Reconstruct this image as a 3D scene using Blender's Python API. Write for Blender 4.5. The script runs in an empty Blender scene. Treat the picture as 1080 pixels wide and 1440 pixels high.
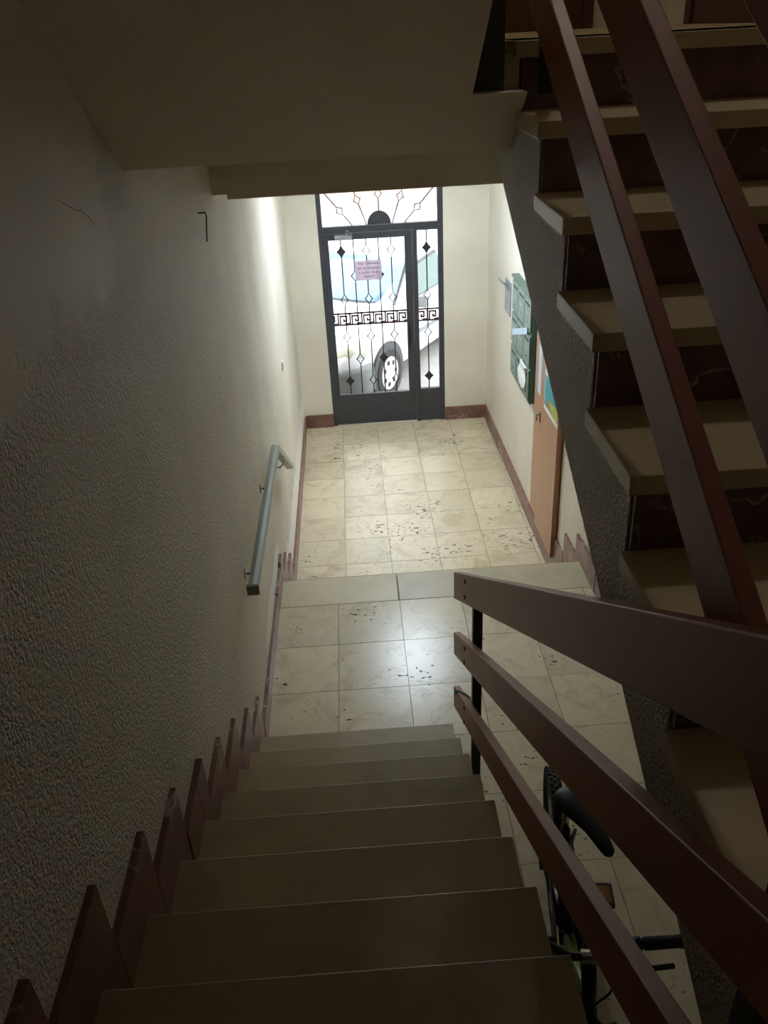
import bpy, bmesh, math, random
from mathutils import Vector, Matrix
random.seed(7)
PI = math.pi
SC = bpy.context.scene
COL = SC.collection

# ------------------------------------------------------------------ camera
F_PX = 1169.28
PITCH, YAW, ROLL = -0.52668, 0.02289, -0.05482
CAM = Vector((0.6071, -3.0861, 3.2347))
fw = Vector((math.sin(YAW)*math.cos(PITCH), math.cos(YAW)*math.cos(PITCH), math.sin(PITCH)))
r0 = Vector((math.cos(YAW), -math.sin(YAW), 0)); u0 = r0.cross(fw)
rt = math.cos(ROLL)*r0 + math.sin(ROLL)*u0
up = -math.sin(ROLL)*r0 + math.cos(ROLL)*u0
cd = bpy.data.cameras.new('camera'); cam = bpy.data.objects.new('camera', cd); COL.objects.link(cam)
cam.matrix_world = Matrix(((rt.x, up.x, -fw.x, CAM.x), (rt.y, up.y, -fw.y, CAM.y), (rt.z, up.z, -fw.z, CAM.z), (0, 0, 0, 1)))
cd.sensor_fit = 'HORIZONTAL'; cd.sensor_width = 36; cd.lens = 36*F_PX/1080; cd.clip_start = 0.02
SC.camera = cam
def at(x, y, ax, val):
    d = fw*F_PX + rt*(x-540) + up*(720-y)
    s = (val-CAM[ax])/d[ax]
    return CAM + d*s

# ------------------------------------------------------------------ light
SC.view_settings.view_transform = 'Standard'; SC.view_settings.look = 'None'
SC.view_settings.gamma = 1.0; SC.view_settings.use_curve_mapping = False
SC.view_settings.exposure = 2.2
SC.cycles.max_bounces = 10; SC.cycles.diffuse_bounces = 7; SC.cycles.glossy_bounces = 4
SC.cycles.transparent_max_bounces = 16
SC.cycles.sample_clamp_indirect = 12
SC.cycles.caustics_reflective = False; SC.cycles.caustics_refractive = False
w = bpy.data.worlds.new('overcast_sky'); SC.world = w; w.use_nodes = True
bg = w.node_tree.nodes['Background']
bg.inputs[0].default_value = (0.86, 0.93, 1.0, 1); bg.inputs[1].default_value = 1.7
HZ = -0.585            # hall floor level
YD = 5.455             # inner plane of the street door
def portal(name, loc, rot, sx, sy):
    l = bpy.data.lights.new(name, 'AREA'); l.shape = 'RECTANGLE'; l.size = sx; l.size_y = sy
    l.cycles.is_portal = True
    o = bpy.data.objects.new(name, l); COL.objects.link(o); o.location = loc; o.rotation_euler = rot
    return o
portal('doorway_daylight', (0.93, YD+0.12, 0.72), (PI/2, 0, PI), 1.3, 2.6)

# ------------------------------------------------------------------ materials
MATS = {}
def nt(name):
    m = bpy.data.materials.new(name); m.use_nodes = True
    n = m.node_tree.nodes; l = m.node_tree.links; b = n['Principled BSDF']
    MATS[name] = m
    return m, n, l, b
def N(n, kind, **kw):
    x = n.new(kind)
    for k, v in kw.items():
        if hasattr(x, k): setattr(x, k, v)
    return x
def ramp(n, stops):
    r = n.new('ShaderNodeValToRGB'); cr = r.color_ramp
    while len(cr.elements) > 1: cr.elements.remove(cr.elements[-1])
    for i, (p, c) in enumerate(stops):
        e = cr.elements[0] if i == 0 else cr.elements.new(p)
        e.position = p; e.color = (*c, 1) if len(c) == 3 else c
    return r
def simple(name, col, rough=0.5, metal=0.0, var=0.0, spec=0.5, scale=8):
    m, n, l, b = nt(name)
    b.inputs['Base Color'].default_value = (*col, 1); b.inputs['Roughness'].default_value = rough
    b.inputs['Metallic'].default_value = metal; b.inputs['Specular IOR Level'].default_value = spec
    if var:
        g = n.new('ShaderNodeNewGeometry'); t = n.new('ShaderNodeTexNoise'); t.inputs['Scale'].default_value = scale
        t.inputs['Detail'].default_value = 5
        l.new(g.outputs['Position'], t.inputs['Vector'])
        r = ramp(n, [(0.3, tuple(c*(1-var) for c in col)), (0.7, tuple(min(1, c*(1+var)) for c in col))])
        l.new(t.outputs['Fac'], r.inputs['Fac']); l.new(r.outputs['Color'], b.inputs['Base Color'])
    return m
def math_node(n, l, op, a, bb=None, clamp=False):
    x = n.new('ShaderNodeMath'); x.operation = op; x.use_clamp = clamp
    for i, v in enumerate((a, bb)):
        if v is None: continue
        if isinstance(v, (int, float)): x.inputs[i].default_value = v
        else: l.new(v, x.inputs[i])
    return x.outputs[0]
def mixc(n, l, fac, a, bb):
    x = n.new('ShaderNodeMix'); x.data_type = 'RGBA'
    for i, v in ((0, fac), (6, a), (7, bb)):
        if isinstance(v, (int, float)): x.inputs[i].default_value = v
        elif isinstance(v, tuple): x.inputs[i].default_value = (*v, 1)
        else: l.new(v, x.inputs[i])
    return x.outputs[2]
def smooth(n, l, v, lo, hi):
    x = n.new('ShaderNodeMapRange'); x.interpolation_type = 'SMOOTHSTEP'
    l.new(v, x.inputs[0]); x.inputs[1].default_value = lo; x.inputs[2].default_value = hi
    return x.outputs[0]

WALL = (0.74, 0.685, 0.585)
def plaster(name, col=WALL, amp=0.5, patches=False, grain=165):
    """stippled sprayed plaster (gotele)"""
    m, n, l, b = nt(name)
    g = n.new('ShaderNodeNewGeometry'); pos = g.outputs['Position']
    t1 = n.new('ShaderNodeTexNoise'); t1.inputs['Scale'].default_value = grain; t1.inputs['Detail'].default_value = 3
    t2 = n.new('ShaderNodeTexVoronoi'); t2.inputs['Scale'].default_value = grain*0.55; t2.feature = 'SMOOTH_F1'
    t3 = n.new('ShaderNodeTexNoise'); t3.inputs['Scale'].default_value = 1.7; t3.inputs['Detail'].default_value = 4
    for t in (t1, t2, t3): l.new(pos, t.inputs['Vector'])
    hgt = math_node(n, l, 'ADD', t1.outputs['Fac'], math_node(n, l, 'MULTIPLY', t2.outputs['Distance'], -0.8))
    r = ramp(n, [(0.3, tuple(c*0.9 for c in col)), (0.7, tuple(min(1, c*1.06) for c in col))])
    l.new(t3.outputs['Fac'], r.inputs['Fac'])
    colr = r.outputs['Color']
    strength = amp
    b.inputs['Roughness'].default_value = 0.55
    bp = n.new('ShaderNodeBump'); bp.inputs['Distance'].default_value = 0.011
    bp.inputs['Strength'].default_value = amp
    l.new(hgt, bp.inputs['Height'])
    if patches:
        sx = n.new('ShaderNodeSeparateXYZ'); l.new(pos, sx.inputs[0]); Y = sx.outputs[1]; Z = sx.outputs[2]
        tn = n.new('ShaderNodeTexNoise'); tn.inputs['Scale'].default_value = 5; tn.inputs['Detail'].default_value = 5
        l.new(pos, tn.inputs['Vector'])
        jit = math_node(n, l, 'MULTIPLY', math_node(n, l, 'SUBTRACT', tn.outputs['Fac'], 0.5), 0.9)
        # smoothed repair patch high on the wall under the upper flight
        yy = math_node(n, l, 'ADD', Y, math_node(n, l, 'MULTIPLY', jit, 0.35))
        zz = math_node(n, l, 'ADD', Z, math_node(n, l, 'MULTIPLY', jit, 0.5))
        patch = math_node(n, l, 'MULTIPLY', smooth(n, l, yy, -0.72, -0.85), smooth(n, l, zz, 2.66, 2.8))
        # plaster gets smoother by the street door
        flat = math_node(n, l, 'MAXIMUM', patch, math_node(n, l, 'MULTIPLY', smooth(n, l, Y, 2.2, 3.6), 0.8))
        st = math_node(n, l, 'MULTIPLY', math_node(n, l, 'SUBTRACT', 1.0, flat), amp)
        l.new(st, bp.inputs['Strength'])
        # bare white plaster just above the skirting of the landing and the hall
        a = math_node(n, l, 'MULTIPLY', smooth(n, l, math_node(n, l, 'ADD', Z, math_node(n, l, 'MULTIPLY', jit, 0.25)), 0.30, 0.25),
                      math_node(n, l, 'MULTIPLY', smooth(n, l, yy, 0.62, 0.72), smooth(n, l, yy, 1.8, 1.7)))
        c = math_node(n, l, 'MULTIPLY', smooth(n, l, math_node(n, l, 'ADD', Z, math_node(n, l, 'MULTIPLY', jit, 0.6)), -0.13, -0.2),
                      smooth(n, l, yy, 1.95, 2.05))
        white = math_node(n, l, 'MAXIMUM', a, c, True)
        colr = mixc(n, l, white, colr, (0.90, 0.90, 0.88))
    l.new(bp.outputs['Normal'], b.inputs['Normal'])
    l.new(colr, b.inputs['Base Color'])
    return m
plaster('wall_stipple', patches=True, amp=1.0)
plaster('wall_smooth', amp=0.15)
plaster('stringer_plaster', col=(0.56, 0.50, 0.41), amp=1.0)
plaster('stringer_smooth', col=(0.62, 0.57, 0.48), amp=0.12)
plaster('soffit_plaster', col=(0.80, 0.735, 0.64), amp=0.12)

def stone(name, base, dark, pits=0.0, rough=0.16, per_piece=True, vein=0.5):
    m, n, l, b = nt(name)
    g = n.new('ShaderNodeNewGeometry'); pos = g.outputs['Position']
    oi = n.new('ShaderNodeObjectInfo')
    off = n.new('ShaderNodeVectorMath'); off.operation = 'SCALE'
    cb = n.new('ShaderNodeCombineXYZ')
    l.new(oi.outputs['Random'], cb.inputs[0]); l.new(oi.outputs['Random'], cb.inputs[1]); cb.inputs[2].default_value = 0.3
    l.new(cb.outputs[0], off.inputs[0]); off.inputs['Scale'].default_value = 23.0 if per_piece else 0.0
    ad = n.new('ShaderNodeVectorMath'); l.new(pos, ad.inputs[0]); l.new(off.outputs[0], ad.inputs[1])
    P = ad.outputs[0]
    t = n.new('ShaderNodeTexNoise'); t.inputs['Scale'].default_value = 4; t.inputs['Detail'].default_value = 8; t.inputs['Roughness'].default_value = 0.65
    t.inputs['Distortion'].default_value = 1.2
    l.new(P, t.inputs['Vector'])
    r = ramp(n, [(0.32, dark), (0.5, base), (0.72, tuple(min(1, c*1.08) for c in base))])
    l.new(t.outputs['Fac'], r.inputs['Fac'])
    # per-slab tone
    tone = math_node(n, l, 'ADD', math_node(n, l, 'MULTIPLY', oi.outputs['Random'], 0.16), 0.9)
    hs = n.new('ShaderNodeHueSaturation'); l.new(r.outputs['Color'], hs.inputs['Color']); l.new(tone, hs.inputs['Value'])
    col = hs.outputs['Color']
    # thin veins
    v = n.new('ShaderNodeTexNoise'); v.inputs['Scale'].default_value = 2.6; v.inputs['Detail'].default_value = 6; v.inputs['Distortion'].default_value = 0.8
    l.new(P, v.inputs['Vector'])
    vv = math_node(n, l, 'ABSOLUTE', math_node(n, l, 'SUBTRACT', v.outputs['Fac'], 0.5))
    vf = math_node(n, l, 'MULTIPLY', smooth(n, l, vv, 0.008, 0.0), vein)
    col = mixc(n, l, vf, col, tuple(c*0.62 for c in base))
    b.inputs['Roughness'].default_value = rough
    if pits:
        mp = n.new('ShaderNodeMapping'); l.new(P, mp.inputs[0]); mp.inputs['Scale'].default_value = (24, 46, 30); mp.inputs['Rotation'].default_value = (0, 0, 0.35)
        nn = n.new('ShaderNodeTexNoise'); nn.inputs['Scale'].default_value = 1.0; nn.inputs['Detail'].default_value = 2.5; l.new(mp.outputs[0], nn.inputs['Vector'])
        big = n.new('ShaderNodeTexNoise'); big.inputs['Scale'].default_value = 2.6; big.inputs['Detail'].default_value = 3; l.new(pos, big.inputs['Vector'])
        thr = math_node(n, l, 'SUBTRACT', 0.80, math_node(n, l, 'MULTIPLY', smooth(n, l, big.outputs['Fac'], 0.42, 0.64), pits))
        pit = smooth(n, l, math_node(n, l, 'SUBTRACT', nn.outputs['Fac'], thr), 0.0, 0.02)
        col = mixc(n, l, pit, col, (0.10, 0.075, 0.05))
        rr = math_node(n, l, 'ADD', math_node(n, l, 'MULTIPLY', pit, 0.6), rough)
        l.new(rr, b.inputs['Roughness'])
        bp = n.new('ShaderNodeBump'); bp.inputs['Strength'].default_value = 0.5; bp.inputs['Distance'].default_value = 0.003
        l.new(math_node(n, l, 'MULTIPLY', pit, -1.0), bp.inputs['Height']); l.new(bp.outputs['Normal'], b.inputs['Normal'])
    l.new(col, b.inputs['Base Color'])
    return m
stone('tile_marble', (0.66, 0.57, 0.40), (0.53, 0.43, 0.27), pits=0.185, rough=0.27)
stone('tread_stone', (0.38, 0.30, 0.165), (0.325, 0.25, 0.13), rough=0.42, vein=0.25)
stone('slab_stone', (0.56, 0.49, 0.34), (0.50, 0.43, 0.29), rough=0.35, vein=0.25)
stone('joint_mortar', (0.20, 0.17, 0.12), (0.15, 0.12, 0.08), rough=0.8)

def red_marble(name, base, dark, vein, rough=0.25):
    m, n, l, b = nt(name)
    g = n.new('ShaderNodeNewGeometry'); oi = n.new('ShaderNodeObjectInfo')
    cb = n.new('ShaderNodeCombineXYZ')
    for i in range(3): l.new(oi.outputs['Random'], cb.inputs[i])
    sc = n.new('ShaderNodeVectorMath'); sc.operation = 'SCALE'; l.new(cb.outputs[0], sc.inputs[0]); sc.inputs['Scale'].default_value = 17
    ad = n.new('ShaderNodeVectorMath'); l.new(g.outputs['Position'], ad.inputs[0]); l.new(sc.outputs[0], ad.inputs[1]); P = ad.outputs[0]
    t = n.new('ShaderNodeTexNoise'); t.inputs['Scale'].default_value = 9; t.inputs['Detail'].default_value = 8; t.inputs['Roughness'].default_value = 0.7; l.new(P, t.inputs['Vector'])
    r = ramp(n, [(0.35, dark), (0.65, base)]); l.new(t.outputs['Fac'], r.inputs['Fac'])
    v = n.new('ShaderNodeTexNoise'); v.inputs['Scale'].default_value = 4.2; v.inputs['Detail'].default_value = 7; v.inputs['Distortion'].default_value = 1.4; l.new(P, v.inputs['Vector'])
    k = n.new('ShaderNodeTexNoise'); k.inputs['Scale'].default_value = 3; l.new(P, k.inputs['Vector'])
    vv = math_node(n, l, 'ABSOLUTE', math_node(n, l, 'SUBTRACT', v.outputs['Fac'], 0.5))
    vf = math_node(n, l, 'MULTIPLY', smooth(n, l, vv, 0.016, 0.0), smooth(n, l, k.outputs['Fac'], 0.45, 0.62))
    col = mixc(n, l, vf, r.outputs['Color'], vein)
    l.new(col, b.inputs['Base Color']); b.inputs['Roughness'].default_value = rough
    return m
red_marble('riser_marble', (0.20, 0.115, 0.10), (0.115, 0.06, 0.055), (0.55, 0.50, 0.46))
red_marble('skirting_marble', (0.26, 0.13, 0.098), (0.15, 0.07, 0.055), (0.58, 0.48, 0.42), rough=0.35)

def wood(name, base, dark, rough=0.35, axis=1):
    m, n, l, b = nt(name)
    tc = n.new('ShaderNodeTexCoord'); mp = n.new('ShaderNodeMapping'); l.new(tc.outputs['Object'], mp.inputs[0])
    s = [30, 30, 30]; s[axis] = 1.6; mp.inputs['Scale'].default_value = s
    t = n.new('ShaderNodeTexNoise'); t.inputs['Scale'].default_value = 1.5; t.inputs['Detail'].default_value = 6; l.new(mp.outputs[0], t.inputs['Vector'])
    r = ramp(n, [(0.3, dark), (0.7, base)]); l.new(t.outputs['Fac'], r.inputs['Fac']); l.new(r.outputs['Color'], b.inputs['Base Color'])
    b.inputs['Roughness'].default_value = rough
    return m
wood('rail_paint', (0.25, 0.082, 0.055), (0.23, 0.072, 0.048), rough=0.42)
wood('cupboard_wood', (0.50, 0.28, 0.17), (0.44, 0.235, 0.14), rough=0.45, axis=2)
wood('dark_door_wood', (0.10, 0.042, 0.028), (0.075, 0.03, 0.02), rough=0.45, axis=2)
simple('black_steel', (0.012, 0.012, 0.014), 0.4)
simple('bolt_steel', (0.03, 0.02, 0.018), 0.5)
simple('newel_steel', (0.06, 0.066, 0.07), 0.5)
simple('door_paint', (0.05, 0.052, 0.062), 0.4, var=0.08)  # dark slate, base colour lifted a little to imitate lens haze
simple('bar_paint', (0.03, 0.024, 0.028), 0.45)
simple('meander_paint', (0.085, 0.04, 0.045), 0.45)
simple('rail_pvc', (0.33, 0.37, 0.34), 0.3)
simple('rail_cap', (0.14, 0.16, 0.12), 0.5)
simple('brushed_steel', (0.42, 0.42, 0.42), 0.35, metal=0.9)
simple('dull_zinc', (0.33, 0.35, 0.37), 0.5, metal=0.3, var=0.15)
simple('mail_green', (0.045, 0.10, 0.075), 0.35, var=0.1)
simple('mail_green_face', (0.15, 0.22, 0.18), 0.35, var=0.12)
simple('mail_slot', (0.02, 0.03, 0.025), 0.6)
simple('paper_white', (0.80, 0.80, 0.80), 0.7)
simple('paper_blue', (0.50, 0.64, 0.76), 0.7)
simple('ink', (0.10, 0.08, 0.14), 0.8)
simple('ink_red', (0.62, 0.09, 0.07), 0.7)
simple('ink_violet', (0.33, 0.30, 0.55), 0.7)
simple('poster_teal', (0.06, 0.36, 0.43), 0.6, var=0.15, scale=20)
simple('poster_green', (0.42, 0.47, 0.08), 0.6, var=0.4, scale=30)
simple('poster_brown', (0.35, 0.26, 0.16), 0.6, var=0.3, scale=30)
simple('rubber', (0.018, 0.018, 0.018), 0.75)
simple('black_plastic', (0.014, 0.014, 0.015), 0.45)
simple('bike_black', (0.016, 0.017, 0.018), 0.3)
simple('bike_green', (0.12, 0.22, 0.03), 0.35)
simple('chrome', (0.6, 0.6, 0.6), 0.18, metal=1.0)
simple('reflector', (0.30, 0.10, 0.03), 0.3)
simple('cable_green', (0.03, 0.16, 0.06), 0.35)
simple('wire_dark', (0.10, 0.07, 0.05), 0.6)
simple('crack_dark', (0.32, 0.27, 0.21), 0.9)
simple('concrete', (0.48, 0.42, 0.33), 0.8, var=0.1)
simple('street_asphalt', (0.30, 0.28, 0.26), 0.85, var=0.12, scale=5)
simple('facade_pink', (0.62, 0.46, 0.39), 0.85, var=0.12, scale=3)
simple('facade_plinth', (0.66, 0.64, 0.63), 0.8, var=0.05)
simple('facade_strip', (0.48, 0.34, 0.28), 0.85, var=0.1)
simple('car_white', (0.80, 0.80, 0.82), 0.18)
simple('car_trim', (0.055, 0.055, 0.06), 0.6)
simple('car_bumper', (0.17, 0.18, 0.18), 0.6)
simple('car_screen', (0.10, 0.19, 0.30), 0.05, spec=1.0)  # blue of the reflected sky is put into the base colour
simple('car_side_glass', (0.10, 0.16, 0.15), 0.08, spec=0.8)
simple('car_headlamp', (0.62, 0.62, 0.50), 0.1)
simple('wheel_alloy', (0.62, 0.58, 0.55), 0.35)
simple('hole_shade', (0.03, 0.02, 0.02), 0.8)  # near-black colour stands in for the shade inside the cover holes
simple('switch_white', (0.7, 0.68, 0.62), 0.4)
for nm, col in (('notice_lilac', (0.80, 0.70, 0.80)),):
    m, n, l, b = nt(nm)
    tl = n.new('ShaderNodeBsdfTranslucent'); tl.inputs[0].default_value = (*col, 1); b.inputs['Base Color'].default_value = (*col, 1)
    mx = n.new('ShaderNodeMixShader'); mx.inputs[0].default_value = 0.5
    l.new(b.outputs[0], mx.inputs[1]); l.new(tl.outputs[0], mx.inputs[2]); l.new(mx.outputs[0], n['Material Output'].inputs[0])
# clear pane: mostly see-through, with a fresnel gloss
m, n, l, b = nt('pane_glass')
n.remove(b)
tr = n.new('ShaderNodeBsdfTransparent'); tr.inputs[0].default_value = (0.96, 0.97, 0.97, 1)
gl = n.new('ShaderNodeBsdfGlossy'); gl.inputs['Roughness'].default_value = 0.02
fr = n.new('ShaderNodeFresnel'); fr.inputs[0].default_value = 1.45
mx = n.new('ShaderNodeMixShader'); l.new(fr.outputs[0], mx.inputs[0]); l.new(tr.outputs[0], mx.inputs[1]); l.new(gl.outputs[0], mx.inputs[2])
l.new(mx.outputs[0], n['Material Output'].inputs[0])

# ------------------------------------------------------------------ mesh helpers
class MB:
    def __init__(s): s.v = []; s.f = []
    def add(s, vs, fs):
        o = len(s.v); s.v += [tuple(p) for p in vs]; s.f += [tuple(i+o for i in f) for f in fs]; return s
    def box(s, x0, x1, y0, y1, z0, z1):
        x0, x1 = sorted((x0, x1)); y0, y1 = sorted((y0, y1)); z0, z1 = sorted((z0, z1))
        return s.add([(x0,y0,z0),(x1,y0,z0),(x1,y1,z0),(x0,y1,z0),(x0,y0,z1),(x1,y0,z1),(x1,y1,z1),(x0,y1,z1)],
              [(0,3,2,1),(4,5,6,7),(0,1,5,4),(1,2,6,5),(2,3,7,6),(3,0,4,7)])
    def prism_x(s, poly, x0, x1):
        """polygon of (y,z) extruded in x (poly anticlockwise seen from +x)"""
        k = len(poly)
        vs = [(x0, y, z) for y, z in poly] + [(x1, y, z) for y, z in poly]
        fs = [tuple(reversed(range(k))), tuple(range(k, 2*k))] + [(i, (i+1) % k, (i+1) % k+k, i+k) for i in range(k)]
        return s.add(vs, fs)
    def prism_y(s, poly, y0, y1):
        k = len(poly)
        vs = [(x, y0, z) for x, z in poly] + [(x, y1, z) for x, z in poly]
        fs = [tuple(range(k)), tuple(reversed(range(k, 2*k)))] + [((i+1) % k, i, i+k, (i+1) % k+k) for i in range(k)]
        return s.add(vs, fs)
    def ring_y(s, outer, inner, y0, y1):
        """frame between two (x,z) polygons with equal point counts, extruded in y"""
        k = len(outer)
        vs = [(x, y0, z) for x, z in outer] + [(x, y0, z) for x, z in inner] + [(x, y1, z) for x, z in outer] + [(x, y1, z) for x, z in inner]
        fs = []
        for i in range(k):
            j = (i+1) % k
            fs += [(i, j, k+j, k+i), (2*k+j, 2*k+i, 3*k+i, 3*k+j), (j, i, 2*k+i, 2*k+j), (k+i, k+j, 3*k+j, 3*k+i)]
        return s.add(vs, fs)
    def tube(s, pts, rad, seg=8, cap=True):
        pts = [Vector(p) for p in pts]; k = len(pts)
        rads = rad if isinstance(rad, (list, tuple)) else [rad]*k
        o = len(s.v); up_ = None
        for i, p in enumerate(pts):
            d = (pts[min(i+1, k-1)]-pts[max(i-1, 0)]).normalized()
            if up_ is None:
                up_ = Vector((0,0,1)) if abs(d.z) < 0.9 else Vector((1,0,0))
            a = d.cross(up_).normalized(); c = a.cross(d).normalized(); up_ = c
            for j in range(seg):
                t = 2*PI*j/seg
                s.v.append(tuple(p + a*math.cos(t)*rads[i] + c*math.sin(t)*rads[i]))
        for i in range(k-1):
            for j in range(seg):
                q = (j+1) % seg
                s.f.append((o+i*seg+j, o+i*seg+q, o+(i+1)*seg+q, o+(i+1)*seg+j))
        if cap:
            s.f.append(tuple(o+j for j in reversed(range(seg)))); s.f.append(tuple(o+(k-1)*seg+j for j in range(seg)))
        return s
    def cyl(s, a, b_, r, seg=16): return s.tube([a, b_], r, seg)
    def loft(s, rings, cap=True, close=True):
        o = len(s.v); k = len(rings[0])
        for r in rings: s.v += [tuple(p) for p in r]
        for i in range(len(rings)-1):
            for j in range(k if close else k-1):
                q = (j+1) % k
                s.f.append((o+i*k+j, o+i*k+q, o+(i+1)*k+q, o+(i+1)*k+j))
        if cap:
            s.f.append(tuple(o+j for j in reversed(range(k)))); s.f.append(tuple(o+(len(rings)-1)*k+j for j in range(k)))
        return s
    def mesh(s, name):
        me = bpy.data.meshes.new(name); me.from_pydata(s.v, [], s.f)
        bm = bmesh.new(); bm.from_mesh(me); bmesh.ops.recalc_face_normals(bm, faces=bm.faces); bm.to_mesh(me); bm.free()
        return me
    def build(s, name, mat, parent=None, bevel=0, smooth_=False, **tags):
        o = bpy.data.objects.new(name, s.mesh(name)); COL.objects.link(o)
        o.data.materials.append(MATS[mat])
        if parent is not None: o.parent = parent
        if bevel:
            bv = o.modifiers.new('bevel', 'BEVEL'); bv.width = bevel; bv.segments = 2; bv.limit_method = 'ANGLE'; bv.angle_limit = 0.6
        if smooth_:
            for p in o.data.polygons: p.use_smooth = True
        for k, v in tags.items(): o[k] = v
        return o
def empty(name, loc=(0, 0, 0), rz=0.0, **tags):
    o = bpy.data.objects.new(name, None); COL.objects.link(o); o.location = loc; o.rotation_euler = (0, 0, rz); o.empty_display_size = 0.1
    for k, v in tags.items(): o[k] = v
    return o
def link_copy(src, parent, loc=None, name=None):
    c = src.copy(); COL.objects.link(c); c.parent = parent
    if name: c.name = name
    if loc is not None: c.location = loc
    return c
ST = dict(kind='structure')

# ------------------------------------------------------------------ main dimensions
T, R = 0.296, 0.1947          # run and rise of the lower flight
W = 0.967                     # width of the lower flight (skirting face to tread end)
XL = -0.02                    # left wall face
XR = 2.056                    # right wall face on the landing
YE = 1.623                    # landing edge above the entrance steps
ER, ET = 0.195, 0.29          # rise / run of the entrance steps
YH = YE + 2*ET                # hall floor begins
YB = -4.3                     # wall behind the half landing
ZT = 6.1
T2, R2 = 0.292, 0.163         # upper flight
X2 = 1.07                     # left tread ends of upper flight
HL = 2.049                    # half landing level
F1 = HL + 7*R2                # first floor level
Y7 = -0.655                   # first floor landing edge
def xr_at(y): return XR if y <= 1.7 else XR - 0.0145*(y-1.7)   # right wall runs slightly skew in the hall

nos = [(-k*T, z) for k, z in zip(range(8), (0.178, 0.380, 0.588, 0.789, 0.992, 1.181, 1.365, 1.556))]
nos += [(-2.368, 1.722), (-2.664, 1.886), (-2.96, HL)]

# ------------------------------------------------------------------ shell
MB().box(XL-0.2, XL, YB-0.2, YD+0.25, -0.9, ZT).build('wall_left', 'wall_stipple', **ST)
MB().box(XR, XR+0.2, YB-0.2, 1.7, -0.9, ZT).build('wall_right', 'wall_smooth', **ST)
b = MB(); yc_ = YD+0.25; pts = [(XR, 1.7), (xr_at(yc_), yc_), (XR+0.2, yc_), (XR+0.2, 1.7)]
b.add([(x, y, -0.9) for x, y in pts]+[(x, y, ZT) for x, y in pts], [(3,2,1,0),(4,5,6,7)]+[(i, (i+1) % 4, (i+1) % 4+4, i+4) for i in range(4)])
b.build('wall_right', 'wall_smooth', **ST)
# street wall with the doorway, in one piece around the opening
DX0, DX1, DZ1 = 0.30, 1.545, 1.99
fwb = MB()
fwb.box(XL, DX0, YD-0.0, YD+0.25, -0.9, ZT); fwb.box(DX1, XR, YD, YD+0.25, -0.9, ZT)
fwb.box(DX0, DX1, YD, YD+0.25, DZ1, ZT); fwb.box(DX0, DX1, YD, YD+0.25, -0.9, HZ-0.004)
fwb.build('wall_front', 'wall_smooth', **ST)
MB().box(XL, XR, YB-0.15, YB, -0.1, ZT).build('wall_back', 'wall_smooth', **ST)
MB().box(XL-0.2, XR+0.2, YB-0.2, YD+0.25, ZT, ZT+0.15).build('ceiling', 'soffit_plaster', **ST)

# first floor slab: bottom at 2.92, front edge under the top riser of the upper flight
CE = 2.92
MB().prism_x([(Y7+0.03, CE+0.085), (-0.528, CE), (1.06, CE), (1.06, F1-0.03), (Y7+0.03, F1-0.03)], XL, XR).build('ceiling', 'soffit_plaster', **ST)
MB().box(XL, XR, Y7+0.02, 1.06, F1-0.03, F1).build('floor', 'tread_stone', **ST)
# beam and lower hall ceiling
MB().box(XL, XR, 1.22, YD, 2.62, 2.75).build('ceiling', 'wall_smooth', **ST)
MB().prism_y([(XL, CE+0.03), (XL, 2.597), (XL+0.07, 2.597), (XL+0.07, 2.575), (XR, 2.575), (XR, CE+0.03)], 1.05, 1.22).build('beam', 'stringer_smooth', **ST)
# back wall of the first floor landing
MB().box(XL, XR, 1.06, 1.22, CE+0.02, ZT).build('wall_upper', 'wall_smooth', **ST)

# ------------------------------------------------------------------ floors with separate tiles
def tile_field(parent, xs, ys, z, th=0.012, gap=0.0016, skip=None, nm='floor_tile'):
    cache = {}
    for x0, x1 in zip(xs[:-1], xs[1:]):
        for y0, y1 in zip(ys[:-1], ys[1:]):
            key = (round(x1-x0, 3), round(y1-y0, 3))
            if key not in cache:
                a, bq = (x1-x0)/2-gap, (y1-y0)/2-gap
                me = MB().box(-a, a, -bq, bq, -th, 0).mesh(nm); me.materials.append(MATS['tile_marble']); cache[key] = me
            o = bpy.data.objects.new(nm, cache[key]); COL.objects.link(o); o.parent = parent
            o.location = ((x0+x1)/2, (y0+y1)/2, z + random.uniform(-0.0006, 0.0006))
lf = MB().box(XL, XR, YB, YE-0.03, -0.14, -0.008).build('floor', 'joint_mortar', **ST)
XS = [XL, 0.378, 0.778, 1.178, 1.580, 1.98, XR]
ys = [1.3175-0.41*i if i < 2 else 0.4975-0.403*(i-2) for i in range(15)]
ys = sorted(y for y in ys if y > YB) ; ys = [YB]+ys
tile_field(lf, XS, ys, 0.0)
# pale edge slab of the landing
for x0, x1 in ((XL, 0.775), (0.778, XR)):
    MB().box(x0, x1-0.002, 1.3195, YE, -0.03, 0.001).build('edge_slab', 'slab_stone', lf, bevel=0.004)
hf = MB().box(XL, XR, YH-0.02, YD+0.02, HZ-0.12, HZ-0.008).build('floor', 'joint_mortar', **ST)
hys = [YH-0.0, 2.29, 2.66, 3.05, 3.43, 3.81, 4.19, 4.57, 4.95, YD+0.01]
tile_field(hf, [XL, 0.40, 0.7785, 1.18, 1.58, 1.985], hys, HZ)
for y0, y1 in zip(hys[:-1], hys[1:]):
    MB().box(1.987, xr_at(y0)+0.01, y0+.0016, y1-.0016, HZ-0.012, HZ).build('floor_tile', 'tile_marble', hf)

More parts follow.
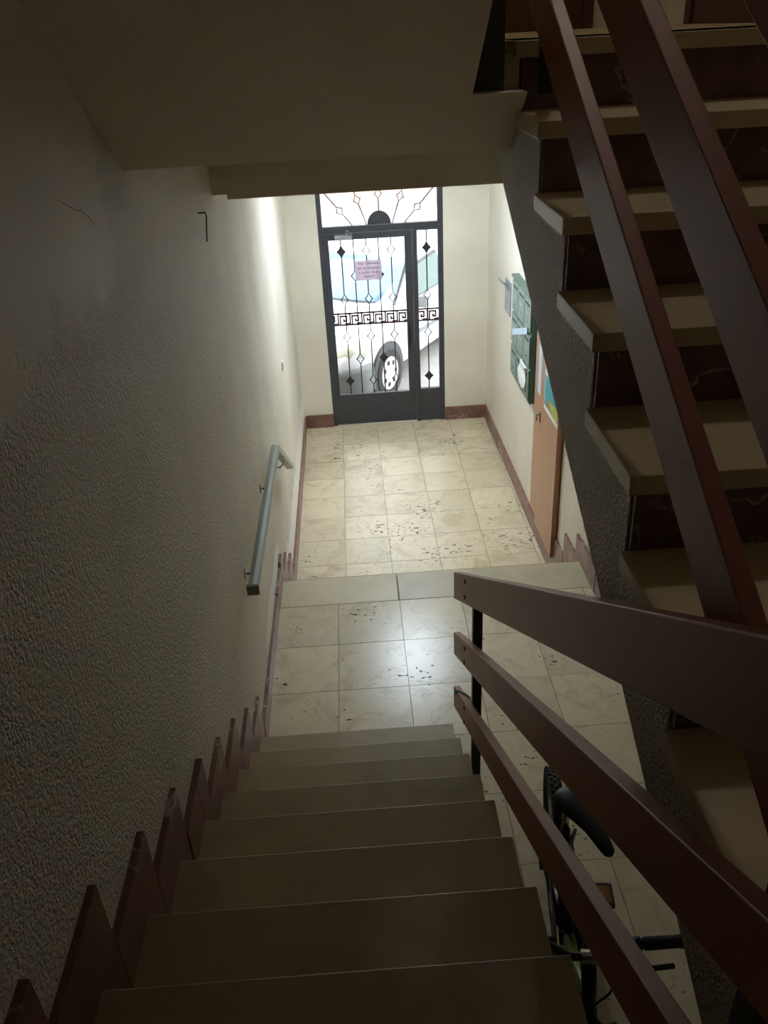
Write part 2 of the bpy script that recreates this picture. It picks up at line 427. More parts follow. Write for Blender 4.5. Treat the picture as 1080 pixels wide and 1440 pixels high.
# ------------------------------------------------------------------ entrance steps
es = empty('entrance_steps', (1.0, YE, HZ), label='short flight of pale stone steps between the entrance hall and the landing', category='stairs')
e0 = Vector((1.0, YE, HZ))
MB().box(XL-1, XR-1, -0.03, 0.0-0.022, 0.0, -HZ-0.03).box(XL-1, XR-1, -0.03, ET-0.022, 0, 2*ER-0.03).box(XL-1, XR-1, -0.03, 2*ET-0.022, 0, ER-0.03).build('step_body', 'concrete', es)
for k in range(3):
    zt = (3-k)*ER
    MB().box(XL-1, XR-1, k*ET-0.022, k*ET-0.006, zt-ER, zt-0.031).build('riser', 'skirting_marble', es)
    if k: MB().box(XL-1, XR-1, (k-1)*ET-0.006, k*ET, zt-0.03, zt).build('tread', 'tread_stone', es, bevel=0.004)

# ------------------------------------------------------------------ lower flight
lo = empty('staircase', (W/2, nos[0][0], 0), label='lower flight of worn cream stone steps along the stippled wall', category='stairs')
def L(x): return x - W/2
# solid body: sawtooth top, sloping underside, standing on the landing floor
top = [(-0.022, 0.0)]
for k, (y, z) in enumerate(nos):
    zb = nos[k-1][1] if k else 0.0
    top += [(y-0.022, zb-0.03 if k else 0.0), (y-0.022, z-0.03)]
poly = [(0.0-0.022, 0.001)] + top[2:] + [(YB, HL-0.03), (YB, HL-0.2), (-3.0, HL-0.2)]
poly += [(-0.185, 0.001)]
bm_ = MB().prism_x(poly, L(XL), L(W-0.012))
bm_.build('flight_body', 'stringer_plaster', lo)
for k, (y, z) in enumerate(nos):
    zb = nos[k-1][1] if k else 0.0
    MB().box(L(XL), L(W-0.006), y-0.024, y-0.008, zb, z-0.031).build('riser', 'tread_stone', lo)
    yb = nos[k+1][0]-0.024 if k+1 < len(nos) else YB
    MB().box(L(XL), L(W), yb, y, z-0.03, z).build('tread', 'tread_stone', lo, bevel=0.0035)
# half landing (continues to the right behind the upper flight)
MB().box(W-0.012, XR, YB, Y7-7*T2+0.0, HL-0.2, HL).build('floor', 'tread_stone', **ST)

# ------------------------------------------------------------------ upper flight
uo = empty('staircase', (1.55, -2.4, HL), label='upper flight with dark red marble risers and plastered side', category='stairs')
def U(x): return x-1.55
def V(y): return y+2.4
n2 = [(Y7-(7-k)*T2, HL+k*R2) for k in range(1, 8)]
poly = []
for k, (y, z) in enumerate(n2):
    zb = n2[k-1][1]-0.04 if k else HL+0.0
    poly += [(V(y+0.03), zb-HL), (V(y+0.03), z-0.04-HL)]
poly[-1] = (V(Y7+0.03), F1-0.04-HL)
def under(y): return 1.84+0.494*(y+2.38)
poly += [(V(Y7+0.03), CE+0.085-HL), (V(-0.528), CE-HL), (V(-0.1), CE-HL), (V(-0.19), under(-0.19)-HL), (V(-2.45), under(-2.45)-HL), (V(-2.45), -0.2), (V(-2.55), -0.2), (V(-2.55), 0)]
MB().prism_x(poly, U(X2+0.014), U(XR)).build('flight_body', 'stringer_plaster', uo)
for k, (y, z) in enumerate(n2):
    zb = n2[k-1][1] if k else HL
    MB().box(U(X2+0.018), U(XR), V(y+0.012), V(y+0.031), zb-HL, z-0.041-HL).build('riser', 'riser_marble', uo)
    ye = n2[k+1][0]+0.014 if k+1 < 7 else Y7+0.3
    MB().box(U(X2), U(XR), V(y), V(ye), z-0.04-HL, z-HL).build('tread', 'slab_stone', uo, bevel=0.003)

# ------------------------------------------------------------------ flight to the second floor (only its sloping underside shows)
S3 = 0.67; X3 = 0.94
to = empty('staircase', (X3/2, Y7, F1), label='plain sloping plaster underside of the next flight overhead', category='stairs')
A = X3/2
zt = lambda y: CE-S3*(y+0.528)
poly = [(-0.528-Y7, CE-F1), (-0.528-Y7, 0.0), (-0.765-Y7, 0.0)]
yy = -0.765
for k in range(8):
    poly += [(yy-Y7, (k+1)*0.19), (yy-0.29-Y7, (k+1)*0.19)]; yy -= 0.29
poly += [(yy-Y7, zt(yy)-F1)]
MB().prism_x([(y, z) for y, z in poly], XL-A, X3-A).build('flight_body', 'soffit_plaster', to)
# knee of the slab between the two flights
MB().prism_x([(-0.528-Y7, CE-F1), (-0.528-Y7, zt(-0.765)-F1), (-0.765-Y7, zt(-0.765)-F1)], X3-A, X2+0.01-A).build('slab_edge', 'soffit_plaster', to)
# dark newel plate on the first floor seen through the gap between the flights
nw = empty('newel_post', (0.995, -0.66, F1-0.115), label='dark steel newel plate standing in the gap between the upper flights', category='post')
MB().box(-0.055, 0.04, -0.015, 0.015, 0, 1.1).build('plate', 'newel_steel', nw)
MB().box(-0.062, 0.047, -0.025, 0.025, 1.1, 1.13).build('cap', 'newel_steel', nw)

# ------------------------------------------------------------------ skirtings
SH = 0.175; SW = 0.115
bl = MB().box(XL-0.004, XL+0.0005, -3.0, -2.99, HL, HL+0.05).build('baseboard_left', 'skirting_marble', **ST)
def sk_left(y0, y1, z0, z1, x1=0.0):
    j = random.uniform(-0.003, 0.002)
    MB().box(XL-0.005, x1+j, y0+0.0008, y1-0.0008, z0, z1).build('skirting_tile', 'skirting_marble', bl)
for k, (y, z) in enumerate(nos[:10]):
    zb = nos[k-1][1] if k else 0.0
    ynext = nos[k+1][0]
    jz = random.uniform(-0.008, 0.008)
    sk_left(ynext+SW, y-0.0, z, z+SH+jz)                     # along the tread
    sk_left(y, y+SW, zb, z+SH+jz)                            # beside the riser
for y0, y1 in ((0.115, 0.5), (0.5, 0.9), (0.9, 1.3), (1.3, YE)):
    sk_left(y0, y1, 0, SH+random.uniform(-.06, -.04))
def steps_skirt(fn):
    prev = YE
    for k in range(3):
        z = -k*ER; yn = YE+k*ET
        fn(yn, yn+SW, z-ER, z+SH-(0.02 if k == 0 else 0))
        if k < 2: fn(yn+SW, yn+ET, z-ER, z-ER+SH)
steps_skirt(sk_left)
for i in range(8):
    y0 = YH+SW+i*(YD-YH-SW)/8; sk_left(y0, y0+(YD-YH-SW)/8, HZ, HZ+0.14)
br = MB().box(XR-0.0005, XR+0.004, -3.0, -2.99, 0.0, 0.05).build('baseboard_right', 'skirting_marble', **ST)
def sk_right(y0, y1, z0, z1):
    j = random.uniform(-0.002, 0.003)
    b = MB(); xa, xb = xr_at(y0)-0.02+j, xr_at(y1)-0.02+j
    b.add([(xa, y0+.0008, z0), (XR+.005, y0+.0008, z0), (XR+.005, y1-.0008, z0), (xb, y1-.0008, z0), (xa, y0+.0008, z1), (XR+.005, y0+.0008, z1), (XR+.005, y1-.0008, z1), (xb, y1-.0008, z1)],
          [(0,3,2,1),(4,5,6,7),(0,1,5,4),(1,2,6,5),(2,3,7,6),(3,0,4,7)])
    b.build('skirting_tile', 'skirting_marble', br)
for i in range(6):
    y0 = -0.75+i*0.4; sk_right(y0, min(y0+0.4, YE), 0, SH)
steps_skirt(sk_right)
for i in range(8):
    y0 = YH+SW+i*(YD-YH-SW)/8; sk_right(y0, y0+(YD-YH-SW)/8, HZ, HZ+0.15)
bf = MB().box(0.0, DX0, YD-0.018, YD+0.004, HZ, HZ+0.15).build('baseboard_front', 'skirting_marble', **ST)
for x0, x1 in ((DX1, 1.80), (1.80, 1.99)):
    MB().box(x0+.001, x1-.001, YD-0.018, YD+0.004, HZ, HZ+0.15).build('skirting_tile', 'skirting_marble', bf)

# ------------------------------------------------------------------ railing of the lower flight
def sloped_board(yA, zA, yB, zB, hgt, x0, x1, y_off, z_off, x_off, name, mat, parent):
    return MB().prism_x([(yA-y_off, zA-hgt-z_off), (yB-y_off, zB-hgt-z_off), (yB-y_off, zB-z_off), (yA-y_off, zA-z_off)], x0-x_off, x1-x_off).build(name, mat, parent, bevel=0.003)
ra = empty('stair_railing', (1.0, -0.45, 0.0), label='lower railing of three reddish-brown boards bolted to black posts', category='railing')
for yA, zA, h in ((-0.079, 1.157, 0.142), (-0.065, 0.814, 0.130), (-0.05, 0.472, 0.130)):
    s = 0.6515; yB = -2.72; zB = zA - s*(yB-yA)
    bd = sloped_board(yA, zA, yB, zB, h, 0.967, 0.998, -0.45, 0, 1.0, 'board', 'rail_paint', ra)
    for q in {1.157: ((654.5, 818), (654, 839.5)), 0.814: ((654, 912), (653.5, 930.6)), 0.472: ((653.5, 996), (653, 1015))}[zA]:
        pb = at(*q, 0, 0.967)
        MB().cyl((0.962-1.0, pb.y+0.45, pb.z), (0.97-1.0, pb.y+0.45, pb.z), 0.0095, 12).build('bolt', 'bolt_steel', bd)
for yp, z0, z1 in ((0.0, 0.0, 1.30), (-2.12, HL-0.3, 2.86-0.2)):
    MB().box(-0.003, 0.035, yp-0.02, yp+0.02, z0, z1).build('post', 'black_steel', ra, bevel=0.002)

# ------------------------------------------------------------------ railing of the upper flight
rb = empty('stair_railing', (1.1, -2.4, HL), label='upper railing of reddish-brown boards rising past the dark risers', category='railing')
s2 = 0.555
for k in range(3):
    z0 = 2.483+0.335*k+0.135
    yA, yB = -2.47, -0.62
    sloped_board(yA, z0+s2*(yA+2.124), yB, z0+s2*(yB+2.124), 0.135, 1.085, 1.116, -2.4, HL, 1.1, 'board', 'rail_paint', rb)
for yp in (-2.43, -0.72):
    MB().box(0.0165, 0.05, yp+2.4-0.018, yp+2.4+0.018, (0.0 if yp < -2 else F1-HL-0.12), 2.483+s2*(yp+2.124)+0.9-HL).build('post', 'black_steel', rb, bevel=0.002)

# ------------------------------------------------------------------ wall handrail
hr = empty('wall_handrail', (XL, 0.9, 0.9), label='grey-green wall handrail on steel brackets above the landing', category='handrail')
def hp(x, y, z): return (x-XL, y-0.9, z-0.9)
prof = [(-0.024, -0.02), (0.024, -0.02), (0.027, 0.005), (0.02, 0.022), (0.0, 0.027), (-0.02, 0.022), (-0.027, 0.005)]
XHR = 0.055
def hsec(y, z, tilt): # section turned about x
    return [Vector(hp(XHR+a, y+math.sin(tilt)*(-bq), z+math.cos(tilt)*bq)) for a, bq in prof]
MB().loft([hsec(0.10, 1.015, 0), hsec(1.66, 0.985, 0), hsec(1.69, 0.975, -0.3)]).build('rail', 'rail_pvc', hr, smooth_=False)
MB().loft([hsec(1.69, 0.975, -0.3), hsec(1.73, 0.945, -0.6), hsec(2.44, 0.47, -0.6)]).build('sloping_rail', 'rail_pvc', hr)
MB().box(*[v for v in (XHR-0.028-XL, XHR+0.028-XL)], 0.082-0.9, 0.10-0.9, 0.993-0.9, 1.043-0.9).build('end_cap', 'rail_cap', hr)
MB().loft([hsec(2.44, 0.47, -0.6), hsec(2.465, 0.453, -0.6)]).build('end_cap', 'rail_cap', hr)
for y, z in ((0.36, 0.93), (1.30, 0.90), (2.05, 0.66)):
    b_ = MB().cyl(hp(XL-0.002, y, z), hp(XL+0.008, y, z), 0.028, 14).build('bracket', 'brushed_steel', hr)
    MB().tube([hp(XL+0.005, y, z), hp(XL+0.045, y, z-0.005), hp(XHR-0.005, y, z+0.02), hp(XHR, y, z+0.07)], 0.006, 8).build('bracket_arm', 'brushed_steel', b_, smooth_=True)

# ------------------------------------------------------------------ street door
d0 = Vector((0.92, YD, HZ))
dr = empty('door_1', d0, kind='structure')
def D(x): return x-d0.x
def E(z): return z-d0.z
fo = [(DX0, HZ), (DX1, HZ), (DX1, DZ1), (DX0, DZ1)]
f_ = MB()
f_.box(D(DX0), D(0.347), 0.0, 0.06, 0, E(DZ1)); f_.box(D(1.49), D(DX1), 0.0, 0.06, 0, E(DZ1))
f_.box(D(0.347), D(1.49), 0.0, 0.06, E(1.935), E(DZ1)); f_.box(D(0.347), D(1.49), 0.0, 0.06, E(1.495), E(1.557))
f_.box(D(1.232), D(1.282), 0.0, 0.06, 0.0, E(1.495))
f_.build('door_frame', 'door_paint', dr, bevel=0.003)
BY = 0.03
def bar(parent, x, z0, z1, gaps=()):
    segs = []; z = z0
    for c_, hh in sorted(gaps): segs.append((z, c_-hh)); z = c_+hh
    segs.append((z, z1))
    b = MB()
    for a, c_ in segs: b.box(D(x)-0.006, D(x)+0.006, BY-0.006, BY+0.006, E(a), E(c_))
    return b.build('bar', 'bar_paint', parent)
def lozenge(parent, x, z, solid=False, hw=0.046, hh=0.068, rot=0.0):
    def sh(w_, h_):
        # concave sided four point star
        P = []
        for i in range(4):
            a = [(0, h_), (w_, 0), (0, -h_), (-w_, 0)][i]; bq = [(w_, 0), (0, -h_), (-w_, 0), (0, h_)][i]
            P.append(a); P.append(((a[0]+bq[0])*0.5*0.84, (a[1]+bq[1])*0.5*0.84))
        return [(D(x)+px*math.cos(rot)-pz*math.sin(rot), E(z)+px*math.sin(rot)+pz*math.cos(rot)) for px, pz in P]
    if solid: MB().prism_y(sh(hw*1.05, hh), BY-0.005, BY+0.005).build('lozenge', 'bar_paint', parent)
    else: MB().ring_y(sh(hw, hh), sh(hw*0.72, hh*0.74), BY-0.005, BY+0.005).build('lozenge', 'bar_paint', parent)
def meander(parent, x0, x1, z0=0.545, z1=0.682, start=0.0):
    b = MB(); t = 0.017
    b.box(D(x0), D(x1), BY-0.006, BY+0.006, E(z1-t), E(z1)); b.box(D(x0), D(x1), BY-0.006, BY+0.006, E(z0), E(z0+t))
    u = 0.124; x = x0+start; hz = z1-z0
    def bx(a, c_, e, g):
        a, c_ = max(a, x0), min(c_, x1)
        if c_-a > 0.002: b.box(D(a), D(c_), BY-0.006, BY+0.006, E(e), E(g))
    while x < x1:
        # hooked key: stem from the foot, across the head, down and back in
        bx(x, x+t, z0, z0+hz*0.80); bx(x, x+u*0.66, z0+hz*0.80-t, z0+hz*0.80)
        bx(x+u*0.66-t, x+u*0.66, z0+hz*0.30, z0+hz*0.80); bx(x+u*0.30, x+u*0.66, z0+hz*0.30, z0+hz*0.30+t)
        bx(x+u*0.30, x+u*0.30+t, z0+hz*0.30, z0+hz*0.55)
        bx(x+u*0.83, x+u*0.83+t, z0+hz*0.2, z1)
        bx(x+u*0.45, x+u*0.83+t, z0+hz*0.14, z0+hz*0.14+t*0.6)
        x += u
    return b.build('meander_band', 'meander_paint', parent)
# leaf
leaf = MB()
lx0, lx1 = 0.344, 1.229
leaf.box(D(lx0), D(0.394), 0.004, 0.052, 0.012, E(1.49)); leaf.box(D(1.155), D(lx1), 0.004, 0.052, 0.012, E(1.49))
leaf.box(D(0.394), D(1.155), 0.004, 0.052, E(1.425), E(1.49)); leaf.box(D(0.394), D(1.155), 0.004, 0.052, 0.012, E(-0.222))
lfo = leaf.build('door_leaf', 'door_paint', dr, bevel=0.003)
MB().box(D(0.394), D(1.155), 0.04, 0.046, E(-0.222), E(1.425)).build('pane', 'pane_glass', lfo)
for x, gz in ((0.516, (1.307, 0.818, 0.420, -0.072)), (0.641, (1.06, 0.172)), (0.768, (1.305, 0.818, 0.418, -0.072)), (0.893, (1.06, 0.174)), (1.018, (1.302, 0.818, 0.421, -0.072))):
    bar(lfo, x, -0.222, 1.425, [(z, 0.066) for z in gz])
    for i, z in enumerate(gz):
        solid = (x < 0.52 and i in (0, 3)) or (0.88 < x < 0.9)
        lozenge(lfo, x, z, solid)
meander(lfo, 0.394, 1.155, start=-0.07)
MB().box(D(1.165), D(1.195), -0.028, 0.004, E(0.40), E(0.43)).cyl((D(1.18), -0.03, E(0.30)), (D(1.18), -0.03, E(0.52)), 0.01, 10).build('pull_handle', 'black_steel', lfo)
sp = MB()
sp.box(D(1.282), D(1.49), 0.004, 0.05, 0.005, E(-0.205)); sp.box(D(1.282), D(1.49), 0.004, 0.05, E(1.478), E(1.495))
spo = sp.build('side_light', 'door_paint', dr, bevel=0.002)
MB().box(D(1.282), D(1.49), 0.04, 0.046, E(-0.205), E(1.478)).build('pane', 'pane_glass', spo)
gz = (1.302, 0.82, 0.424, -0.066)
bar(spo, 1.377, -0.205, 1.478, [(z, 0.066) for z in gz])
for i, z in enumerate(gz): lozenge(spo, 1.377, z, i in (0, 3))
meander(spo, 1.282, 1.49, start=-0.02)
tp = MB().box(D(0.347), D(1.49), 0.040, 0.046, E(1.557), E(1.935)).build('transom_pane', 'pane_glass', dr)
hd = [(0.913+0.118*math.cos(i*PI/14), 1.557+0.128*math.sin(i*PI/14)) for i in range(15)]
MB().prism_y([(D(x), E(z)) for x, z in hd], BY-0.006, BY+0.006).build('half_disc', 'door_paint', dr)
for (xa, za), (xb, zb), (xl, zl) in (((0.347, 1.925), (0.645, 1.557), (0.529, 1.704)), ((0.655, 1.935), (0.787, 1.557), (0.703, 1.795)), ((0.913, 1.935), (0.914, 1.68), (0.914, 1.842)),
                              ((1.172, 1.935), (1.042, 1.557), (1.126, 1.81)), ((1.49, 1.91), (1.164, 1.557), (1.291, 1.702))):
    ang = math.atan2(zb-za, xb-xa)+PI/2
    v_ = Vector((xb-xa, zb-za)).normalized(); c_ = Vector((xl, zl)); hh = 0.058
    # nearest point on the ray
    p_ = Vector((xa, za)); c_ = p_ + v_*((c_-p_).dot(v_))
    b = MB()
    for q0, q1 in ((p_, c_-v_*hh), (c_+v_*hh, Vector((xb, zb)))):
        b.tube([(D(q0.x), BY, E(q0.y)), (D(q1.x), BY, E(q1.y))], 0.006, 6)
    b.build('ray_bar', 'bar_paint', dr)
    lozenge(dr, c_.x, c_.y, False, 0.042, 0.06, ang)
# door closer on the leaf head
cl = empty('door_closer', (0.56, YD, 1.45), label='small pale door closer fixed at the head of the street door', category='door closer')
MB().box(-0.10, 0.075, -0.045, 0.004, -0.012, 0.03).build('body', 'dull_zinc', cl, bevel=0.004)
MB().tube([(0.02, -0.05, 0.035), (0.075, -0.09, 0.05), (0.02, -0.04, 0.075)], 0.008, 6).cyl((0.02, -0.03, 0.02), (0.02, -0.03, 0.05), 0.015, 10).build('arm', 'brushed_steel', cl)

def text(body, size, mat, loc, rot, parent, name='lettering', align='CENTER', ext=0.0004):
    cu = bpy.data.curves.new(name, 'FONT'); cu.body = body; cu.size = size; cu.align_x = align; cu.extrude = ext
    cu.materials.append(MATS[mat])
    o = bpy.data.objects.new(name, cu); COL.objects.link(o); o.parent = parent; o.location = loc; o.rotation_euler = rot
    return o
# paper notice taped on the bars (print shows through the sheet, mirrored)
pn = MB().box(-0.137, 0.137, -0.0008, 0.0008, -0.10, 0.10).build('paper_notice', 'notice_lilac', label='lilac paper notice with four printed lines taped to the street door', category='notice')
pn.location = (0.780, YD+0.020, 1.111)

rq = random.Random(11)
for i, (zl, xa, xb) in enumerate(((0.068, -0.10, 0.10), (0.022, -0.11, 0.115), (-0.022, -0.105, 0.10), (-0.064, -0.05, 0.055))):
    b = MB(); x = xa
    while x < xb:
        h_ = 0.017; wq = rq.uniform(0.007, 0.011)
        b.box(x, x+0.0025, -0.0014, -0.0009, zl-h_/2, zl+h_/2)
        for zz in rq.sample((-h_/2, -0.0015, h_/2-0.003), 2): b.box(x, x+wq, -0.0014, -0.0009, zl+zz, zl+zz+0.003)
        if rq.random() < 0.5: b.box(x+wq-0.0025, x+wq, -0.0014, -0.0009, zl-h_/2, zl+h_/2)
        x += wq+0.004 + (0.012 if rq.random() < 0.18 else 0)
    b.build('print_line', 'ink', pn, kind='stuff')

# ------------------------------------------------------------------ hall ceiling lamp (its reflection shows on the landing floor)
cl_ = empty('hall_lamp_offscreen', (1.0, 3.75, 2.62), label='flat square cool white lamp on the hall ceiling behind the beam', category='lamp')
MB().box(-0.24, 0.24, -0.24, 0.24, -0.045, 0.002).build('housing', 'dull_zinc', cl_, bevel=0.006)
m, n, l, b = nt('lamp_diffuser')
b.inputs['Base Color'].default_value = (0.9, 0.9, 0.9, 1); b.inputs['Emission Color'].default_value = (0.76, 0.90, 1.0, 1); b.inputs['Emission Strength'].default_value = 20.0
MB().box(-0.22, 0.22, -0.22, 0.22, -0.055, -0.044).build('lamp_diffuser_offscreen', 'lamp_diffuser', cl_)

# ------------------------------------------------------------------ mailboxes on the right wall
SK = math.atan(0.0145)
ymb = 3.59
mb = empty('mailbox_block', (xr_at(ymb), ymb, 0.50), SK, label='dark green block of nine mailboxes on the hall wall', category='mailbox')
DM = 0.048
MB().box(-DM+0.006, 0.004, -0.37, 0.37, 0, 0.87).build('case', 'mail_green', mb, bevel=0.003)
for r in range(3):
    for c_ in range(3):
        y1 = -0.362+c_*0.2425; z1 = 0.02+r*0.283
        dd = MB().box(-DM-0.006, -DM+0.008, y1+0.006, y1+0.2365, z1+0.006, z1+0.262).build('mailbox_door', 'mail_green_face', mb, bevel=0.004)
        MB().box(-DM-0.0075, -DM-0.004, y1+0.045, y1+0.195, z1+0.205, z1+0.225).build('slot', 'mail_slot', dd)
        MB().box(-DM-0.0072, -DM-0.004, y1+0.06, y1+0.18, z1+0.12, z1+0.155).build('name_card', 'dull_zinc', dd)
        MB().cyl((-DM-0.004, y1+0.12, z1+0.075), (-DM-0.012, y1+0.12, z1+0.075), 0.009, 10).build('lock', 'brushed_steel', dd)
MB().box(-DM-0.012, 0.0, -0.38, 0.38, 0.865, 0.885).build('hood', 'mail_green', mb)
# leaflet stuck across the middle row, crumpled flyer in the bottom row
lf1 = MB().add([(-0.0, -0.30, 0.10), (0, 0.30, -0.10), (0.0, 0.30, -0.045), (0.0, -0.30, 0.155), (-0.004, -0.30, 0.10), (-0.004, 0.30, -0.10), (-0.004, 0.30, -0.045), (-0.004, -0.30, 0.155)],
    [(0,1,2,3),(4,5,6,7),(0,1,5,4),(1,2,6,5),(2,3,7,6),(3,0,4,7)]).build('leaflet', 'paper_blue', label='pale blue leaflet stuck slantwise over the middle row of mailboxes', category='leaflet')
lf1.location = (xr_at(3.6)-DM-0.008, 3.60, 0.97)
b = MB(); rnd = random.Random(3)
gv = [[(-0.02*rnd.random()-0.004, -0.13+0.05*i+rnd.uniform(-.012, .012), -0.10+0.05*j+rnd.uniform(-.015, .015)) for j in range(5)] for i in range(6)]
b.add([p for row in gv for p in row]+[(0.002, y, z) for row in gv for _, y, z in row],
      [(i*5+j, (i+1)*5+j, (i+1)*5+j+1, i*5+j+1) for i in range(5) for j in range(4)]+[(30+i*5+j, 30+i*5+j+1, 30+(i+1)*5+j+1, 30+(i+1)*5+j) for i in range(5) for j in range(4)]
      +[(j, j+1, 31+j, 30+j) for j in range(4)]+[(25+j, 55+j, 56+j, 26+j) for j in range(4)]+[(i*5, 30+i*5, 35+i*5, 5+i*5) for i in range(5)]+[(i*5+4, 9+i*5, 39+i*5, 34+i*5) for i in range(5)])
fl = b.build('leaflet', 'paper_white', label='crumpled white flyer poking out of a bottom row mailbox', category='leaflet'); fl.location = (xr_at(3.4)-DM-0.006, 3.43, 0.68)
# grey plate with tilted flap
yk = 4.37
kp = empty('wall_plate', (xr_at(yk), yk, 0.92), SK, label='small grey metal wall plate with a raised flap beside the mailboxes', category='wall plate')
MB().box(-0.012, 0.004, -0.12, 0.12, 0, 0.30).build('plate', 'dull_zinc', kp, bevel=0.003)
MB().add([(-0.012, 0.11, 0.24), (-0.012, -0.08, 0.24), (-0.085, -0.08, 0.30), (-0.085, 0.11, 0.30), (-0.010, 0.11, 0.246), (-0.010, -0.08, 0.246), (-0.083, -0.08, 0.306), (-0.083, 0.11, 0.306)],
    [(0,1,2,3),(7,6,5,4),(0,4,5,1),(1,5,6,2),(2,6,7,3),(3,7,4,0)]).build('flap', 'dull_zinc', kp)

# ------------------------------------------------------------------ meter cupboard
yc = 2.6
mc = empty('meter_cupboard', (xr_at(yc), yc, -0.40), SK, label='tan wooden cupboard front with papers and a lock on the hall wall', category='cupboard')
MB().box(-0.025, 0.004, 0.24, 0.50, 0.02, 1.95).build('jamb', 'cupboard_wood', mc, bevel=0.002)
MB().box(-0.03, 0.004, -0.32, 0.50, 1.95, 2.05).build('head', 'cupboard_wood', mc, bevel=0.002)
lfm = MB().box(-0.045, -0.004, -0.315, 0.238, 0.0, 1.948).build('leaf', 'cupboard_wood', mc, bevel=0.002)
MB().box(-0.004, 0.004, -0.33, 0.24, 0.02, 1.94).build('backing', 'dark_door_wood', mc)
MB().box(-0.052, -0.044, 0.195, 0.225, 0.93, 1.02).cyl((-0.05, 0.21, 0.99), (-0.075, 0.21, 0.99), 0.01, 10).box(-0.08, -0.07, 0.20, 0.22, 0.94, 0.995).build('lock', 'brushed_steel', lfm)
xp = lambda y: xr_at(y)-0.0455
pp = MB().box(-0.0015, 0, -0.075, 0.075, 0, 0.40).build('paper_notice', 'paper_blue', label='narrow pale blue sheet pinned at the cupboard edge above its lock', category='notice')
pp.location = (xr_at(2.87)-0.026, 2.93, 0.70); pp.rotation_euler = (0, 0, SK)
po = empty('poster', (xp(2.45), 2.50, 0.69), SK, label='poster with red heading and teal picture on the cupboard front', category='poster')
MB().box(-0.0015, 0.0005, -0.21, 0.21, 0, 0.60).build('sheet', 'paper_white', po)
MB().box(-0.0020, -0.0012, -0.20, 0.20, 0.035, 0.27).build('picture', 'poster_teal', po)
for (y0, y1, z0, z1), mt in (((-0.2, 0.03, 0.035, 0.13), 'poster_green'), ((0.03, 0.15, 0.035, 0.10), 'poster_brown')):
    MB().box(-0.0024, -0.0018, y0, y1, z0, z1).build('picture_patch', mt, po)
for i, (z, mt) in enumerate(((0.52, 'ink_red'), (0.465, 'ink_red'), (0.41, 'ink_violet'), (0.37, 'ink_violet'), (0.33, 'ink_violet'))):
    MB().box(-0.0020, -0.0012, -0.18+0.02*(i % 2), 0.18-0.03*(i % 3), z, z+(0.035 if i < 2 else 0.018)).build('print_line', mt, po)

# ------------------------------------------------------------------ small things on the left wall
wk = MB().tube([(XL-0.004, 0.596, 2.60), (XL+0.03, 0.60, 2.60), (XL+0.034, 0.59, 2.585), (XL+0.03, 0.575, 2.54), (XL+0.026, 0.56, 2.49)], 0.0035, 6).build('wire_hook', 'wire_dark', label='bent dark wire poking out of the wall below the beam', category='wire')
ck = MB()
cpts = [at(82, 282, 0, XL), at(93, 288, 0, XL), at(105, 295, 0, XL), at(114, 296, 0, XL), at(124, 305, 0, XL), at(135, 317, 0, XL)]
ck.tube([(XL+0.0005, p.y, p.z) for p in cpts], [0.0006, 0.0012, 0.0009, 0.001, 0.0011, 0.0005], 5).build('plaster_crack', 'crack_dark', bpy.data.objects['wall_left'])
sw = empty('light_switch', (XL, 3.53, 0.82), label='small pale light switch on the hall wall near the door', category='switch')
MB().box(-0.002, 0.010, -0.04, 0.04, 0, 0.08).build('plate', 'switch_white', sw, bevel=0.003)
MB().box(0.009, 0.014, -0.025, 0.025, 0.015, 0.065).build('rocker', 'switch_white', sw, bevel=0.002)

# ------------------------------------------------------------------ flat doors of the first floor
fd = empty('door_2', (1.50, 1.06, F1), kind='structure')
MB().box(-0.33, 0.17, -0.03, 0.004, 0, 2.1).build('door_leaf', 'dark_door_wood', fd, bevel=0.003)
MB().box(-0.38, -0.33, -0.04, 0.004, 0, 2.15).box(0.17, 0.215, -0.04, 0.004, 0, 2.15).box(-0.33, 0.17, -0.04, 0.004, 2.1, 2.15).build('door_frame', 'dark_door_wood', fd)
fd2 = empty('door_3', (XR, 0.25, F1), kind='structure')
MB().box(-0.03, 0.004, -0.45, 0.45, 0, 2.1).build('door_leaf', 'dark_door_wood', fd2, bevel=0.003)
MB().box(-0.04, 0.004, -0.51, -0.45, 0, 2.15).box(-0.04, 0.004, 0.45, 0.51, 0, 2.15).box(-0.04, 0.004, -0.45, 0.45, 2.1, 2.15).build('door_frame', 'dark_door_wood', fd2)

# ------------------------------------------------------------------ first floor ceiling lamp, up out of view
l1 = empty('upper_landing_lamp_offscreen', (1.5, 0.55, ZT), label='round opal ceiling lamp high over the first floor landing', category='lamp')
m, n, l, b = nt('lamp_opal')
b.inputs['Base Color'].default_value = (0.9, 0.88, 0.84, 1); b.inputs['Emission Color'].default_value = (1.0, 0.93, 0.81, 1); b.inputs['Emission Strength'].default_value = 14.0
def opal(parent, r, h):
    MB().cyl((0, 0, 0.002), (0, 0, -0.02), r*1.08, 24).build('housing', 'dull_zinc', parent)
    MB().loft([[(r*k_*math.cos(2*PI*i/24), r*k_*math.sin(2*PI*i/24), -0.018-h*z_) for i in range(24)] for k_, z_ in ((1, 0), (1, 0.4), (0.85, 0.75), (0.45, 0.95), (0.05, 1.0))]).build('lamp_diffuser_offscreen', 'lamp_opal', parent, smooth_=True)
opal(l1, 0.11, 0.08)

# ------------------------------------------------------------------ bicycle beside the lower flight
RW = 0.305
bk = empty('bicycle', (1.305, -0.85, 0.0), label='black and green mountain bike parked beside the lower flight', category='bicycle')
LEAN = math.radians(-2.5)
bk.rotation_euler = (0, LEAN, math.radians(-6.5))
